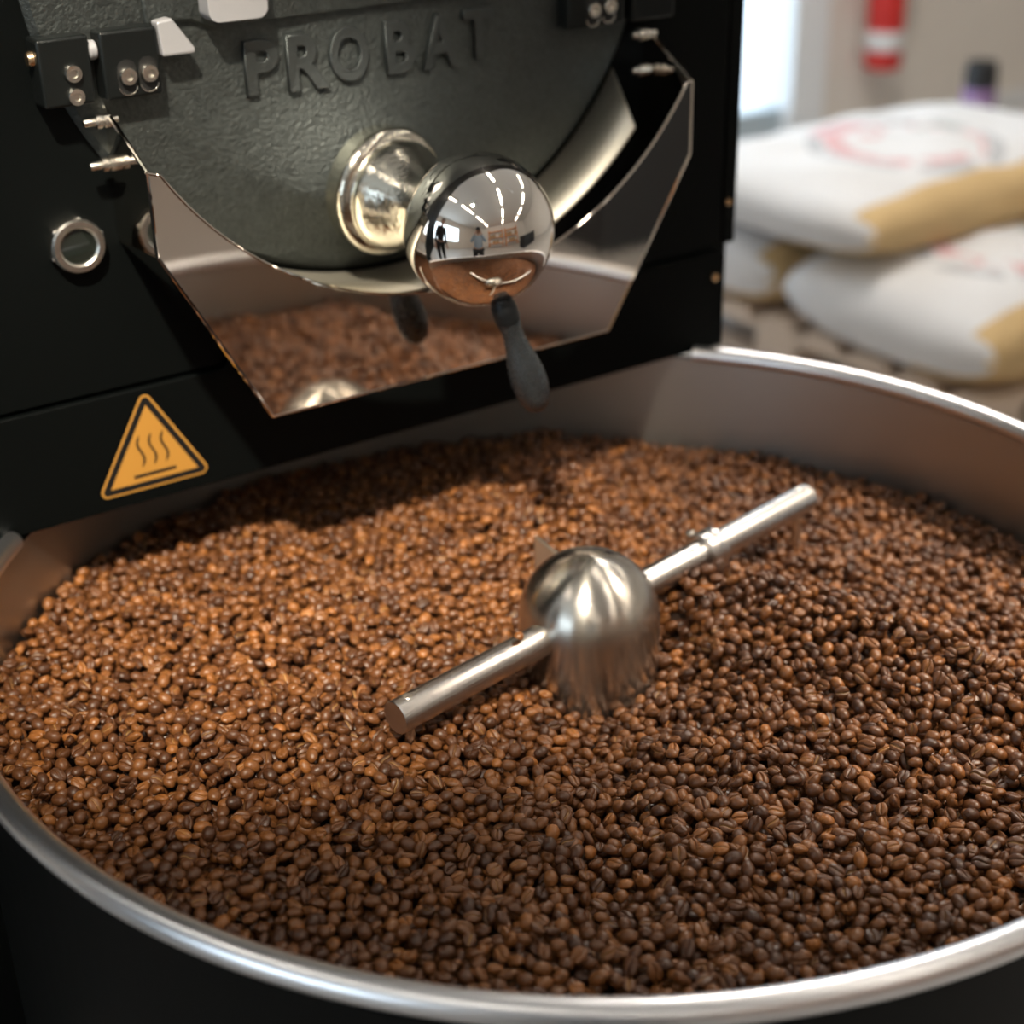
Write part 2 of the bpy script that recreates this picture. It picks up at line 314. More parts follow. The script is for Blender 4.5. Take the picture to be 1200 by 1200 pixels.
# raised cast letters
def text_mesh(ch, size, off, ext, bev):
    c = bpy.data.curves.new('t', 'FONT'); c.body = ch; c.size = size; c.extrude = ext; c.bevel_depth = bev; c.offset = off; c.align_x = 'CENTER'; c.resolution_u = 6
    o = bpy.data.objects.new('t', c); COL.objects.link(o); dg = bpy.context.evaluated_depsgraph_get()
    me = bpy.data.meshes.new_from_object(o.evaluated_get(dg)); bpy.data.objects.remove(o); return me
for ch, x, zb, zt, xa, xb in (('P', 0, .3127, .3531, -.1105, -.0825), ('R', 0, .3110, .3536, -.0757, -.0417), ('O', 0, .3132, .3548, -.0398, -.0063), ('B', 0, .3138, .3545, .0093, .0348), ('A', 0, .3133, .3551, .0421, .0763), ('T', 0, .3162, .3559, .0822, .1109)):
    me = text_mesh(ch, .05, .0010, .002, .0007)
    co = np.array([v.co[:] for v in me.vertices]); lo, hi = co.min(0), co.max(0)
    for v in me.vertices:
        u = (v.co.x-lo[0])/(hi[0]-lo[0]); w = (v.co.y-lo[1])/(hi[1]-lo[1])
        v.co = Vector((xa + (xb-xa)*u, DY - .0022 - v.co.z, zb + (zt-zb)*w))
    for v in me.vertices:
        dl = bulge(v.co.x, v.co.z); v.co = Vector((v.co.x - .44*dl, v.co.y - dl, v.co.z + .22*dl))
    me.materials.append(M['castletter']); o = bpy.data.objects.new('cast_letter', me); link(o, dr)
    o.matrix_parent_inverse = Matrix.Translation(-world_loc(dr))
    o['label'] = 'raised cast letter %s on the drum door' % ch

# guide sheet between door edge and chute (curved, slanted ends)
bm = bmesh.new(); ring = []
for i in range(73):
    a = math.radians(-140 + 109*i/72)
    yf = .232
    da = (1 - 0) ; endt = max(0, (i-66)/6.0)
    r_ = .2775; af = a - math.radians(9)*max(0, (i-60)/12.0)
    ring.append((bm.verts.new((CX + r_*math.cos(a), PY-.001, CZ + r_*math.sin(a))), bm.verts.new((CX + r_*math.cos(af), yf, CZ + r_*math.sin(af)))))
for A, C in zip(ring[:-1], ring[1:]): bm.faces.new((A[0], A[1], C[1], C[0]))
gs = obj('guide_sheet', bm, M['guide'], R0); sm = gs.modifiers.new('s', 'SOLIDIFY'); sm.thickness = .0025; sm.offset = 1
gs['label'] = 'curved brushed steel guide sheet round the door edge'

# hex chute: polished front plate with the arc cut out, side and lower plates
hop = bpy.data.objects.new('discharge_chute', None); hop.location = (.015, .21, .087); link(hop, R0); hop.matrix_parent_inverse = Matrix.Translation(-world_loc(R0))
FY = .2085
ac = arc(.0165, .4335, .276, -31.4, -147.6, 40)
poly = [(-.2256, .2885), (-.2256, .2285), (-.1495, .0870), (.1715, .0870), (.2572, .2285), (.2572, .2905)] + ac
bm = bmesh.new(); XS = sorted(set([-.2256, -.1495, .1715, .2572] + [x for x, z in ac]))
def ztop(x): return .4335 - math.sqrt(max(0, .276**2-(x-.0165)**2)) if abs(x-.0165) < .2335 else (.2885 if x < 0 else .2905)
def zbot(x): return .2285 - (x+.2256)*(.1415/.0761) if x < -.1495 else (.0870 if x <= .1715 else .0870 + (x-.1715)*(.1415/.0857))
cols = [[bm.verts.new((x, y, z)) for y, z in ((FY, zbot(x)), (FY, ztop(x)), (FY+.002, ztop(x)), (FY+.002, zbot(x)))] for x in XS]
for a, b in zip(cols[:-1], cols[1:]):
    for i in range(4): bm.faces.new((a[i], a[(i+1) % 4], b[(i+1) % 4], b[i]))
bm.faces.new(cols[0]); bm.faces.new(cols[-1][::-1])
obj('front_plate', bm, M['mirror'], hop, smooth=False)['label'] = 'mirror polished front plate reflecting the beans'
bm = bmesh.new(); tube(bm, [(x, FY+.0008, z) for x, z in [(.2572, .2905)] + ac + [(-.2256, .2885)]], .0013, 8); obj('rolled_edge', bm, M['mirror'], hop)
out = [(-.2256, .2885), (-.2256, .2285), (-.1495, .0870), (.1715, .0870), (.2572, .2285), (.2572, .2905)]
def quad(p, m, name, th=.002):
    bm = bmesh.new(); bm.faces.new([bm.verts.new(q) for q in p]); o = obj(name, bm, m, hop, smooth=False); s = o.modifiers.new('s', 'SOLIDIFY'); s.thickness = th; s.offset = 0; return o
quad([(-.2250, FY+.002, .2885), (-.2250, FY+.002, .2285), (-.2205, PY-.001, .2185), (-.2215, PY-.001, .3215)], M['mirror'], 'side_plate')
quad([(.2566, FY+.002, .2905), (.2566, FY+.002, .2285), (.2700, PY-.001, .2185), (.2765, PY-.001, .3200)], M['mirror'], 'side_plate')
quad([(-.2250, FY+.002, .2285), (-.1490, FY+.002, .0876), (-.1500, PY-.006, .1000), (-.2205, PY-.001, .2185)], M['mirror'], 'slanted_plate')
quad([(.2566, FY+.002, .2285), (.1711, FY+.002, .0876), (.1750, PY-.006, .1000), (.2700, PY-.001, .2185)], M['mirror'], 'slanted_plate')
bm = bmesh.new()
for i in range(5): tube(bm, [(out[i][0], FY+.001, out[i][1]), (out[i+1][0], FY+.001, out[i+1][1])], .0016, 8)
tube(bm, [(-.2250, FY+.002, .2885), (-.2215, PY-.001, .3215)], .0019, 8); tube(bm, [(.2566, FY+.002, .2905), (.2765, PY-.001, .3200)], .0014, 8)
obj('folded_edge', bm, M['mirror'], hop)
def bolt(x0, x1, y, z):
    bm = bmesh.new(); s = 1 if x1 > x0 else -1; L = abs(x1-x0)
    lathe(bm, [(0, 0), (.0028, .0006), (.0034, .002), (.0034, L*.34), (.0056, L*.36), (.0058, L*.50), (.0046, L*.52), (.0046, L*.56), (.0058, L*.58), (.0058, L*.78), (.0032, L*.80), (.003, L), (0, L+.0006)], (x0, y, z), (s, 0, 0), 6 if False else 12)
    obj('bolt', bm, M['screw'], hop, auto=30)
bolt(-.2420, -.2160, .2830, .3120); bolt(-.2420, -.2160, .2820, .2810)
bolt(.2760, .2500, .2830, .3180); bolt(.2760, .2500, .2820, .2880); bolt(.2860, .2620, .284, .3400)

# knob on the door: flange boss, neck, chrome ball, lever
bx, bz = .002, .2240
kn = obj('knob_boss', lathe(bmesh.new(), [(.0500, -.012), (.0510, 0), (.0516, .0025), (.0508, .0070), (.0480, .0100), (.0452, .0110), (.0438, .0115), (.0430, .0135), (.0440, .0160), (.0434, .0190), (.0400, .0260), (.0360, .0340), (.0320, .0430), (.0290, .0530), (.0268, .0640), (.0256, .0760), (.0250, .0900)], (-.0147, DY-.0370, .2320), (.0162, -.1110, -.0085), 72), M['nickel'], R0, auto=50)
kn['label'] = 'worn nickel boss flaring onto the drum door'
ball = obj('ball_knob', sphere(bmesh.new(), (.0015, .1440, .2235), .0572, 96, 64), M['chrome'], R0); ball['label'] = 'round chrome ball knob mirroring the room'
hp0 = Vector((.0020, .1185, .1805)); hp1 = Vector((.0345, .1150, .0795)); ax = (hp1-hp0).normalized(); HL = (hp1-hp0).length
lv = obj('lever_handle', lathe(bmesh.new(), [(0, 0), (.0060, 0), (.0062, .008), (.0076, .010), (.0088, .014), (.0092, .022), (.0090, .027), (.0080, .033), (.0082, .040), (.0100, .050), (.0122, .060), (.0140, .071), (.0143, .082), (.0130, .093), (.0095, .102), (.0050, HL), (0, HL+.0012)], hp0, ax, 40), M['grip'], R0); lv['label'] = 'satin grey bulbous lever hanging from the ball'
obj('lever_collar', lathe(bmesh.new(), [(.0068, .006), (.0094, .010), (.0100, .016), (.0098, .024), (.0082, .026)], hp0, ax, 32), M['collar'], lv)
obj('lever_nut', lathe(bmesh.new(), [(.0020, -.009), (.0055, -.007), (.0065, -.004), (.0065, .001), (.0045, .003), (0, .003)], hp0, ax, 24), M['screw'], lv)

# hinge blocks
HY = .275
def slotplate(x0, x1, z0, z1, slots, name='hinge_block'):
    o = obj(name, B(x0, x1, HY, PY-.001, z0, z1), M['blued'], R0, bevel=.0025, seg=3)
    for sx, sz, r in slots:
        obj('slot', prism(bmesh.new(), arc(sx, sz+.0045, r, 0, 180, 8) + arc(sx, sz-.0065, r, 180, 360, 8), HY-.0003, HY+.002), M['dark'], o, smooth=False)
        bm = bmesh.new(); tube(bm, [(x, HY-.0004, z) for x, z in arc(sx, sz-.0065, r, 190, 350, 8)], .0006, 6); obj('slot_lip', bm, M['screw'], o)
        b = obj('screw', lathe(bmesh.new(), [(0, 0), (.0064, 0), (.0066, .003), (.0058, .0045), (.0030, .0047), (.0028, .0020), (0, .0020)], (sx, HY-.0002, sz), (0, -1, 0), 20), M['screw'], o)
    return o
hb_ = obj('hinge_block', B(-.2695, -.2320, HY, PY-.001, .3265, .3740), M['blued'], R0, bevel=.0025, seg=3)
for z in (.3490, .3330):
    obj('screw', lathe(bmesh.new(), [(0, 0), (.0066, 0), (.0068, .0012), (.0058, .0035), (.0030, .0038), (.0026, .0016), (0, .0016)], (-.2465, HY, z), (0, -1, 0), 14), M['screw'], hb_)
obj('hinge_pin', lathe(bmesh.new(), [(0, 0), (.0045, .001), (.0055, .003), (.0055, .058), (0, .058)], (-.2745, HY+.012, .3600), (1, 0, 0), 20), M['brass'], R0)
obj('hinge_bush', cyl(bmesh.new(), (-.2318, HY+.008, .3620), (-.2255, HY+.008, .3620), .0068, 20, ch=.001), M['silver'], R0)
slotplate(-.2245, -.1815, .3265, .3745, ((-.2075, .3425, .0070), (-.1915, .3430, .0070)))
slotplate(.1775, .2360, .3310, .4100, ((.2020, .3455, .0070), (.2185, .3470, .0070)))
slotplate(.2450, .2900, .3310, .4100, ())
obj('hinge_cap', prism(bmesh.new(), [(-.1815, .3770), (-.1700, .3785), (-.1545, .3560), (-.1550, .3525), (-.1795, .3525)], HY-.002, HY+.010), M['silver'], R0, smooth=False, bevel=.0015)['label'] = 'pale plastic wedge at the end of the left hinge'
obj('latch_plate', prism(bmesh.new(), rrect(-.1455, -.0990, .3730, .4300, .008), HY-.012, HY+.006), M['silver'], R0, bevel=.002, seg=3)['label'] = 'silver rounded latch plate at the top of the door'
bm = bmesh.new(); box(bm, -.135, -.110, HY+.006, DY, .385, .42); obj('latch_mount', bm, M['blued'], R0)
# sight port: hexagonal nut ring with dark glass
nx, nz = -.2552, .2216
sp = bpy.data.objects.new('sight_port', None); sp.location = (nx, PY, nz); link(sp, R0); sp.matrix_parent_inverse = Matrix.Translation(-world_loc(R0))
bm = bmesh.new(); n = 6
hexp = [(nx + .0222*math.cos(PI/3*i+.35), nz + .0222*math.sin(PI/3*i+.35)) for i in range(6)]
ho = [bm.verts.new((x, PY, z)) for x, z in hexp]; hf = [bm.verts.new((x, PY-.0065, z)) for x, z in hexp]
for i in range(6): bm.faces.new((ho[i], ho[(i+1) % 6], hf[(i+1) % 6], hf[i]))
bm.faces.new(hf[::-1])
obj('hex_nut', bm, M['screw'], sp, smooth=False, bevel=.0015)
obj('port_ring', lathe(bmesh.new(), [(.0205, .0), (.0205, .0085), (.0190, .0105), (.0150, .0105), (.0135, .0090), (.0130, .004), (.0130, .0)], (nx, PY, nz), (0, -1, 0), 48), M['screw'], sp)
obj('port_glass', lathe(bmesh.new(), [(.0132, .0068), (0, .0078)], (nx, PY, nz), (0, -1, 0), 32), M['glass'], sp)
# hot surface sticker
cxy = np.array([[-.2186, .0948], [-.2660, .0150], [-.1752, .0180]])
st = bpy.data.objects.new('warning_sticker', None); st.location = (-.22, PY-.0035, .05); link(st, R0); st.matrix_parent_inverse = Matrix.Translation(-world_loc(R0)); st['label'] = 'triangular orange yellow hot surface warning sticker'
A_, Bq, C_ = [np.array(v) for v in ((-.2200, .0985), (-.2695, .0128), (-.1705, .0128))]
cen = (A_+Bq+C_)/3
def tri(inset, rad):
    pts = []; V = [A_, Bq, C_]; inr = .0286
    V = [cen + (v-cen)*(1-inset/inr) for v in V]
    if rad <= 0: return [tuple(v) for v in V]
    inn = [cen + (v-cen)*(1-(inset+rad)/inr) for v in [A_, Bq, C_]]
    for (x, z), a in zip(inn, (30, 150, 270)): pts += arc(x, z, rad, a, a+120, 8)
    return pts
SY = PY-.0035
for i, (ins, rad, m, nm) in enumerate(((0, .0055, 'yellow', 'sticker_edge'), (.0019, .0036, 'blackprint', 'sticker_border'), (.0070, .0, 'yellow', 'sticker_field'))):
    obj(nm, prism(bmesh.new(), tri(ins, rad), SY-.0003*(i+1), SY+.0001), M[m], st, smooth=False)
zb = .0200
obj('hot_plate_bar', B(-.2370, -.2010, SY-.0012, SY, zb+.0042, zb+.0068), M['blackprint'], st, smooth=False)
for dx in (-.0100, 0, .0100):
    L_ = []; Rr = []
    for i in range(21):
        t = i/20; z = .0330 + .0270*t; x = -.2190 + dx + .0022*math.sin(t*2*PI); w = .0010 if 0.05 < t < .95 else .0006
        L_.append((x-w, z)); Rr.append((x+w, z))
    bm = bmesh.new(); a = [bm.verts.new((x, SY-.0012, z)) for x, z in L_]; b = [bm.verts.new((x, SY-.0012, z)) for x, z in Rr]
    for i in range(20): bm.faces.new((a[i], b[i], b[i+1], a[i+1]))
    obj('heat_wave', bm, M['blackprint'], st, smooth=False)

# ---------------------------------------------------------------- cooling tray
T = root('cooling_tray', (0, 0, FLOOR), 'round steel cooling tray with a satin rim and black outer shell', 'cooling tray')
TR = .450; rr = .0085
bm = bmesh.new(); a0 = math.asin((PY-.006)/TR); path = []
for i in range(181):
    a = PI - a0 + (PI + 2*a0)*i/180; path.append((TR*math.cos(a), TR*math.sin(a), 0))
tube(bm, path, rr, 16); obj('rim', bm, M['rim'], T, auto=60)
bm = bmesh.new(); lathe(bm, [(.4440, -.0025), (.4440, -.170), (0, -.170)], (0, 0, 0), (0, 0, 1), 160); obj('inner_wall', bm, M['tray'], T)
bm = bmesh.new(); lathe(bm, [(.4445, -.0024), (.4520, -.0030), (.4520, -.006), (.4500, -.009), (.4500, -.30), (.435, -.31), (0, -.31)], (0, 0, 0), (0, 0, 1), 160); obj('outer_shell', bm, M['black'], T)
bm = bmesh.new(); cyl(bm, (0, 0, FLOOR), (0, 0, -.31), .16, 48); cyl(bm, (0, 0, FLOOR), (0, 0, FLOOR+.03), .30, 48); obj('pedestal', bm, M['black'], T)

# ---------------------------------------------------------------- stirrer
ST = root('stirrer', (0, 0, -.17), 'brushed steel stirrer hub with a cross rod standing in the coffee beans', 'stirrer')
HR = .0537; HZ = -.0425
prof = [(HR, -.1270), (HR, 0)] + [(HR*math.cos(math.radians(a)), HR*math.sin(math.radians(a))) for a in range(4, 88, 4)] + [(.0016, HR*1.0), (0, HR*1.0006)]
hub = obj('hub', lathe(bmesh.new(), prof, (0, 0, HZ), (0, 0, 1), 96), M['brushed'], ST, auto=80); hub['label'] = 'spun steel dome hub in the middle of the tray'
rz = -.0410; ra = Vector((-.1878, -.0355, rz)); rb = Vector((.2696, .0523, rz)); rd = (rb-ra).normalized()
rod = obj('rod', cyl(bmesh.new(), (0, 0, 0), (0, 0, (rb-ra).length), .0122, 40, ch=.0006), M['rod'], ST); 
rod.matrix_parent_inverse = Matrix(); rod.location = ra - Vector((0, 0, -.17)); rod.rotation_euler = rd.to_track_quat('Z', 'Y').to_euler()
M['rod'].node_tree.nodes['Mapping'].inputs['Scale'].default_value = (3, 3, .15)
for t_ in (ra + rd*.012, rb - rd*.012):
    bm = bmesh.new(); cyl(bm, t_ + Vector((0, 0, -.0455)), t_ + Vector((0, 0, .0125)), .0040, 16, ch=.0006); obj('pin', bm, M['screw'], ST)
cp = ra + rd*((Vector((.1369, .0265, rz))-ra).length)
cl = obj('collar', lathe(bmesh.new(), [(.0123, 0), (.0162, 0), (.0174, .001), (.0174, .007), (.0162, .008), (.0162, .012), (.0174, .013), (.0174, .019), (.0162, .020), (.0123, .020)], cp - rd*.009, rd, 36, closed=True), M['rod'], ST)
side = Vector((0, 0, 1)).cross(rd)
bm = bmesh.new(); cyl(bm, cp + side*.012 + Vector((0, 0, -.006)), cp + side*.0185 + Vector((0, 0, .012)), .0045, 14, ch=.0005); obj('clamp_screw', bm, M['screw'], cl)
bm = bmesh.new(); cyl(bm, cp, cp + Vector((0, 0, -.060)), .006, 16); obj('drop_arm', bm, M['rod'], ST)
# plough blade behind the hub and on the rod
def blade(p, q, zt0, zt1, zb):
    bm = bmesh.new(); bm.faces.new([bm.verts.new(v) for v in ((p[0], p[1], zt0), (q[0], q[1], zt1), (q[0], q[1], zb), (p[0], p[1], zb))]); o = obj('blade', bm, M['guide'], ST, smooth=False); s = o.modifiers.new('s', 'SOLIDIFY'); s.thickness = .003; s.offset = 0
blade((.0385, .1279), (.0240, .0460), -.0400, -.0330, -.140)
screwhead(-.0065, -.0095, 0, .003, M['screw'], ST) if False else None

# ---------------------------------------------------------------- coffee beans
def seg_dist(X, Y, pts):
    best = np.full(X.shape, 1e9); side = np.zeros(X.shape); tt = np.zeros(X.shape); n = len(pts)-1
    for i in range(n):
        a = np.array(pts[i]); b = np.array(pts[i+1]); d = b-a; L2 = (d**2).sum()
        t = np.clip(((X-a[0])*d[0]+(Y-a[1])*d[1])/L2, 0, 1); px = X-a[0]-t*d[0]; py = Y-a[1]-t*d[1]; q = np.hypot(px, py)
        s = np.sign(d[0]*py - d[1]*px); m = q < best; best = np.where(m, q, best); side = np.where(m, s, side); tt = np.where(m, (i+t)/n, tt)
    return best*side, tt
def height(X, Y):
    X = np.asarray(X, float); Y = np.asarray(Y, float); r = np.hypot(X, Y)
    h = -.0725 - .045*X - .018*Y - .018*np.exp(-(r/.085)**2)
    # crest swept up in front of the right arm: steep behind, long slope in front
    d, t = seg_dist(X, Y, [(.065, .020), (.100, .016), (.133, -.004), (.156, -.057), (.171, -.107), (.192, -.174), (.208, -.245), (.215, -.40)])
    amp = .046*np.clip(.25 + t*5, 0, 1)*np.where(t > .75, 1-(t-.75)*2.4, 1)
    h = h + amp*np.where(d > 0, np.exp(-(np.abs(d)/.024)**1.05), np.exp(-(np.abs(d)/.085)**1.15))
    # heap left under the chute
    d, t = seg_dist(X, Y, [(.075, .105), (.125, .185), (.160, .250), (.205, .34)])
    amp = .042*np.interp(t, [0, .3, .6, 1], [.45, .9, 1, .35])
    h = h + amp*np.where(d > 0, np.exp(-(np.abs(d)/.075)**1.2), np.exp(-(np.abs(d)/.038)**1.2))
    # furrow running forward from the hub
    d, t = seg_dist(X, Y, [(-.030, -.050), (-.090, -.140), (-.160, -.240)])
    h = h - .017*np.exp(-(d/.028)**2)
    d, t = seg_dist(X, Y, [(-.40, .14), (-.22, .02), (-.08, .0)])
    h = h + .005*np.exp(-(d/.05)**2)
    h = h + .0022*np.sin(X*41+1.3)*np.cos(Y*37) + .0012*np.sin(X*97+Y*61)
    return h
def bean_mesh(name, L, Wd, Hh, Hb, swirl, gd, seed):
    r_ = random.Random(seed); nu, rows = 18, []
    phis = [0, 25, 50, 75, 100, 122, 142, 158, 169, 175, 180, 185, 191, 202, 218, 238, 260, 285, 310, 335]
    verts = []; cre = []; faces = []
    for i in range(1, nu):
        th = PI*i/nu; p = math.cos(th); s = math.sin(th)**.88
        for ph in phis:
            f = math.radians(ph); y = Wd/2*s*math.sin(f); c = math.cos(f)
            z = s**1.1*(Hh*c if c > 0 else Hb*(-1)*(abs(c)**.45))
            yc = swirl*math.sin(p*3.0); g = 0
            if c < 0:
                y = y + yc*math.exp(-((ph-180)/30.0)**2)
                g = math.exp(-((ph-180)/7.5)**2)*min(1, (1-abs(p))*7)
                z += gd*g; 
            verts.append((L/2*p, y, z)); cre.append(g)
    n = len(phis)
    for i in range(nu-2):
        for k in range(n):
            faces.append((i*n+k, i*n+(k+1) % n, (i+1)*n+(k+1) % n, (i+1)*n+k))
    v0 = len(verts); verts.append((L/2, 0, 0)); verts.append((-L/2, 0, 0)); cre += [0, 0]
    for k in range(n): faces.append((v0, (k+1) % n, k)); faces.append((v0+1, (nu-2)*n+k, (nu-2)*n+(k+1) % n))
    me = bpy.data.meshes.new(name); me.from_pydata(verts, [], faces); me.update(); me.shade_smooth()
    at = me.attributes.new('crease', 'FLOAT', 'POINT'); at.data.foreach_set('value', cre)
    me.materials.append(M['bean']); return me
BM = [bean_mesh('coffee_bean_mesh', .0098, .0077, .0040, .0019, .0005, .0013, 1), bean_mesh('coffee_bean_mesh', .0092, .0079, .0042, .0018, .0003, .0012, 2), bean_mesh('coffee_bean_mesh', .0104, .0075, .0038, .0019, .0008, .0014, 3)]
# layered blue-noise packing: every layer keeps its own spacing, lower layers fill the gaps
pts = []
RIN = .4385
def layer(spacing, dz, jit, tries):
    cell = spacing/math.sqrt(2); grid = {}; acc = []
    a = rng.uniform(0, 2*PI, tries); r = RIN*np.sqrt(rng.uniform(0, 1, tries)); X = r*np.cos(a); Y = r*np.sin(a)
    ok = np.hypot(X, Y) > HR + .0035; X = X[ok]; Y = Y[ok]; s2 = spacing**2
    for x, y in zip(X.tolist(), Y.tolist()):
        i = int(x//cell); j = int(y//cell); bad = False
        for di in (-2, -1, 0, 1, 2):
            for dj in (-2, -1, 0, 1, 2):
                q = grid.get((i+di, j+dj))
                if q is not None and (q[0]-x)**2 + (q[1]-y)**2 < s2: bad = True; break
            if bad: break
        if not bad: grid[(i, j)] = (x, y); acc.append((x, y))
    A = np.array(acc); z = height(A[:, 0], A[:, 1]) + dz + rng.normal(0, jit, len(A))
    return np.c_[A, z]
Ls = [layer(.0083, -.0030, .0016, 70000), layer(.0078, -.0082, .0014, 60000), layer(.0078, -.0130, .0012, 40000)]
P_ = np.vstack(Ls); nL = len(Ls[0]); nP = len(P_)
# surface tilt
e_ = .004; gx = (height(P_[:, 0]+e_, P_[:, 1])-height(P_[:, 0]-e_, P_[:, 1]))/(2*e_); gy = (height(P_[:, 0], P_[:, 1]+e_)-height(P_[:, 0], P_[:, 1]-e_))/(2*e_)
rot = np.zeros((nP, 3)); flip = rng.random(nP) < .42
rxr = np.where(flip, PI, 0) + rng.normal(0, .50, nP); ryr = rng.normal(0, .38, nP); rzr = rng.uniform(0, 2*PI, nP)
for i in range(nP):
    m = Matrix.Rotation(rzr[i], 3, 'Z') @ Matrix.Rotation(ryr[i], 3, 'Y') @ Matrix.Rotation(rxr[i], 3, 'X')
    nrm = Vector((-gx[i], -gy[i], 1)).normalized(); q = Vector((0, 0, 1)).rotation_difference(nrm).to_matrix()
    e2 = (q @ m).to_euler('XYZ'); rot[i] = e2[:]
scl = rng.uniform(.96, 1.24, nP); kind = rng.integers(0, 3, nP)
# the 300 beans that show largest: those in frame nearest the viewer, in front of the near rim
d = P_[:nL] - np.array(CAM); zc = d @ np.array(F); xs = 600 + 1828.75*(d @ np.array(RT))/zc; ys = 600 - 1828.75*(d @ np.array(UP))/zc
rim_hide = np.hypot(P_[:nL, 0], P_[:nL, 1]) > .405
inview = (xs > 12) & (xs < 1188) & (ys > 12) & (ys < 1188) & ~rim_hide
order = np.argsort(np.where(inview, zc, 99)); pick = order[:300]
for n_, i in enumerate(pick.tolist()):
    o = bpy.data.objects.new('coffee_bean', BM[kind[i]]); o.location = P_[i]; o.rotation_euler = rot[i]; o.scale = (scl[i],)*3; COL.objects.link(o)
    tag(o, 'brown roasted coffee bean in the heap close along the lower left rim', 'coffee bean', 'coffee beans nearest the lower left rim')
src = []
for k_ in range(3):
    for i in pick.tolist():
        if kind[i] == k_: break
# the rest of the beans: one object, instanced on points
keep = np.ones(nP, bool); keep[pick] = False; Q = P_[keep]; Rk = rot[keep]; Sk = scl[keep]; Kk = kind[keep]; nQ = len(Q)
ng = 90; gv = []; gf = []; idx = {}
for i in range(ng+1):
    for j in range(ng+1):
        x = -.443 + .886*i/ng; y = -.443 + .886*j/ng
        if math.hypot(x, y) < .4425 and math.hypot(x, y) > .03: idx[(i, j)] = len(gv); gv.append((x, y, float(height(x, y)) - .0185))
for i in range(ng):
    for j in range(ng):
        c4 = [(i, j), (i+1, j), (i+1, j+1), (i, j+1)]
        if all(c in idx for c in c4): gf.append(tuple(idx[c]+nQ for c in c4))
me = bpy.data.meshes.new('coffee_bean_heap'); me.from_pydata(Q.tolist() + gv, [], gf); me.materials.append(M['bed'])
tot = nQ + len(gv)
at = me.attributes.new('bean_rot', 'FLOAT_VECTOR', 'POINT'); at.data.foreach_set('vector', np.vstack([Rk, np.zeros((len(gv), 3))]).ravel().astype(np.float32))
at = me.attributes.new('bean_scale', 'FLOAT', 'POINT'); at.data.foreach_set('value', np.r_[Sk, np.zeros(len(gv))].astype(np.float32))
at = me.attributes.new('bean_kind', 'INT', 'POINT'); at.data.foreach_set('value', np.r_[Kk, np.full(len(gv), -1)].astype(np.int32))
heap = bpy.data.objects.new('coffee_bean_heap', me); COL.objects.link(heap)
tag(heap, 'wide heap of brown roasted coffee beans filling the cooling tray', 'coffee beans', None, 'stuff')
nt = bpy.data.node_groups.new('bean_scatter', 'GeometryNodeTree')
nt.interface.new_socket('Geometry', in_out='INPUT', socket_type='NodeSocketGeometry'); nt.interface.new_socket('Geometry', in_out='OUTPUT', socket_type='NodeSocketGeometry')
N = nt.nodes.new; L = nt.links.new; gi = N('NodeGroupInput'); go = N('NodeGroupOutput'); jn = N('GeometryNodeJoinGeometry'); L(gi.outputs[0], jn.inputs[0])
def named(nm, dt):
    a = N('GeometryNodeInputNamedAttribute'); a.data_type = dt; a.inputs['Name'].default_value = nm; return a
nr = named('bean_rot', 'FLOAT_VECTOR'); ns = named('bean_scale', 'FLOAT'); nk = named('bean_kind', 'INT')
e2r = N('FunctionNodeEulerToRotation'); L(nr.outputs['Attribute'], e2r.inputs[0])
for k_ in range(3):
    so = next(o for o in S.objects if o.type == 'MESH' and o.data == BM[k_])
    oi = N('GeometryNodeObjectInfo'); oi.inputs['Object'].default_value = so; oi.transform_space = 'ORIGINAL'
    cm = N('FunctionNodeCompare'); cm.data_type = 'INT'; cm.operation = 'EQUAL'; L(nk.outputs['Attribute'], cm.inputs[2]); cm.inputs[3].default_value = k_
    ip = N('GeometryNodeInstanceOnPoints'); L(gi.outputs[0], ip.inputs['Points']); L(cm.outputs[0], ip.inputs['Selection']); L(oi.outputs['Geometry'], ip.inputs['Instance'])
    L(e2r.outputs[0], ip.inputs['Rotation']); L(ns.outputs['Attribute'], ip.inputs['Scale']); L(ip.outputs[0], jn.inputs[0])
L(jn.outputs[0], go.inputs[0])
md = heap.modifiers.new('beans', 'NODES'); md.node_group = nt
# single bean lying on the rod
o = bpy.data.objects.new('coffee_bean', BM[1]); o.location = (-.0745, -.0175, -.0254); o.rotation_euler = (.4, .2, .9); o.scale = (.95,)*3; COL.objects.link(o)
tag(o, 'single brown coffee bean resting on the steel rod beside the hub', 'coffee bean')

# ---------------------------------------------------------------- pallet and sacks
PX0, PX1, PYa, PYb = 1.83, 2.80, 1.12, 2.42; PT = -.71
pl = root('pallet', ((PX0+PX1)/2, (PYa+PYb)/2, FLOOR), 'wooden pallet under the white sacks at the right', 'pallet')
for i in range(9):
    y = PYa + (PYb-PYa-.10)*i/8; obj('plank', B(PX0, PX1, y, y+.10, PT-.022, PT), M['wood'], pl, bevel=.003)
for i in range(3):
    x = PX0 + (PX1-PX0-.10)*i/2; obj('stringer', B(x, x+.10, PYa, PYb, PT-.044, PT-.022), M['wood'], pl, bevel=.003); obj('plank', B(x, x+.10, PYa, PYb, FLOOR, FLOOR+.02), M['wood'], pl, bevel=.003)
    for j in range(3):
        y = PYa + (PYb-PYa-.14)*j/2; obj('block', B(x, x+.10, y, y+.14, FLOOR+.02, PT-.044), M['wood'], pl, bevel=.003)
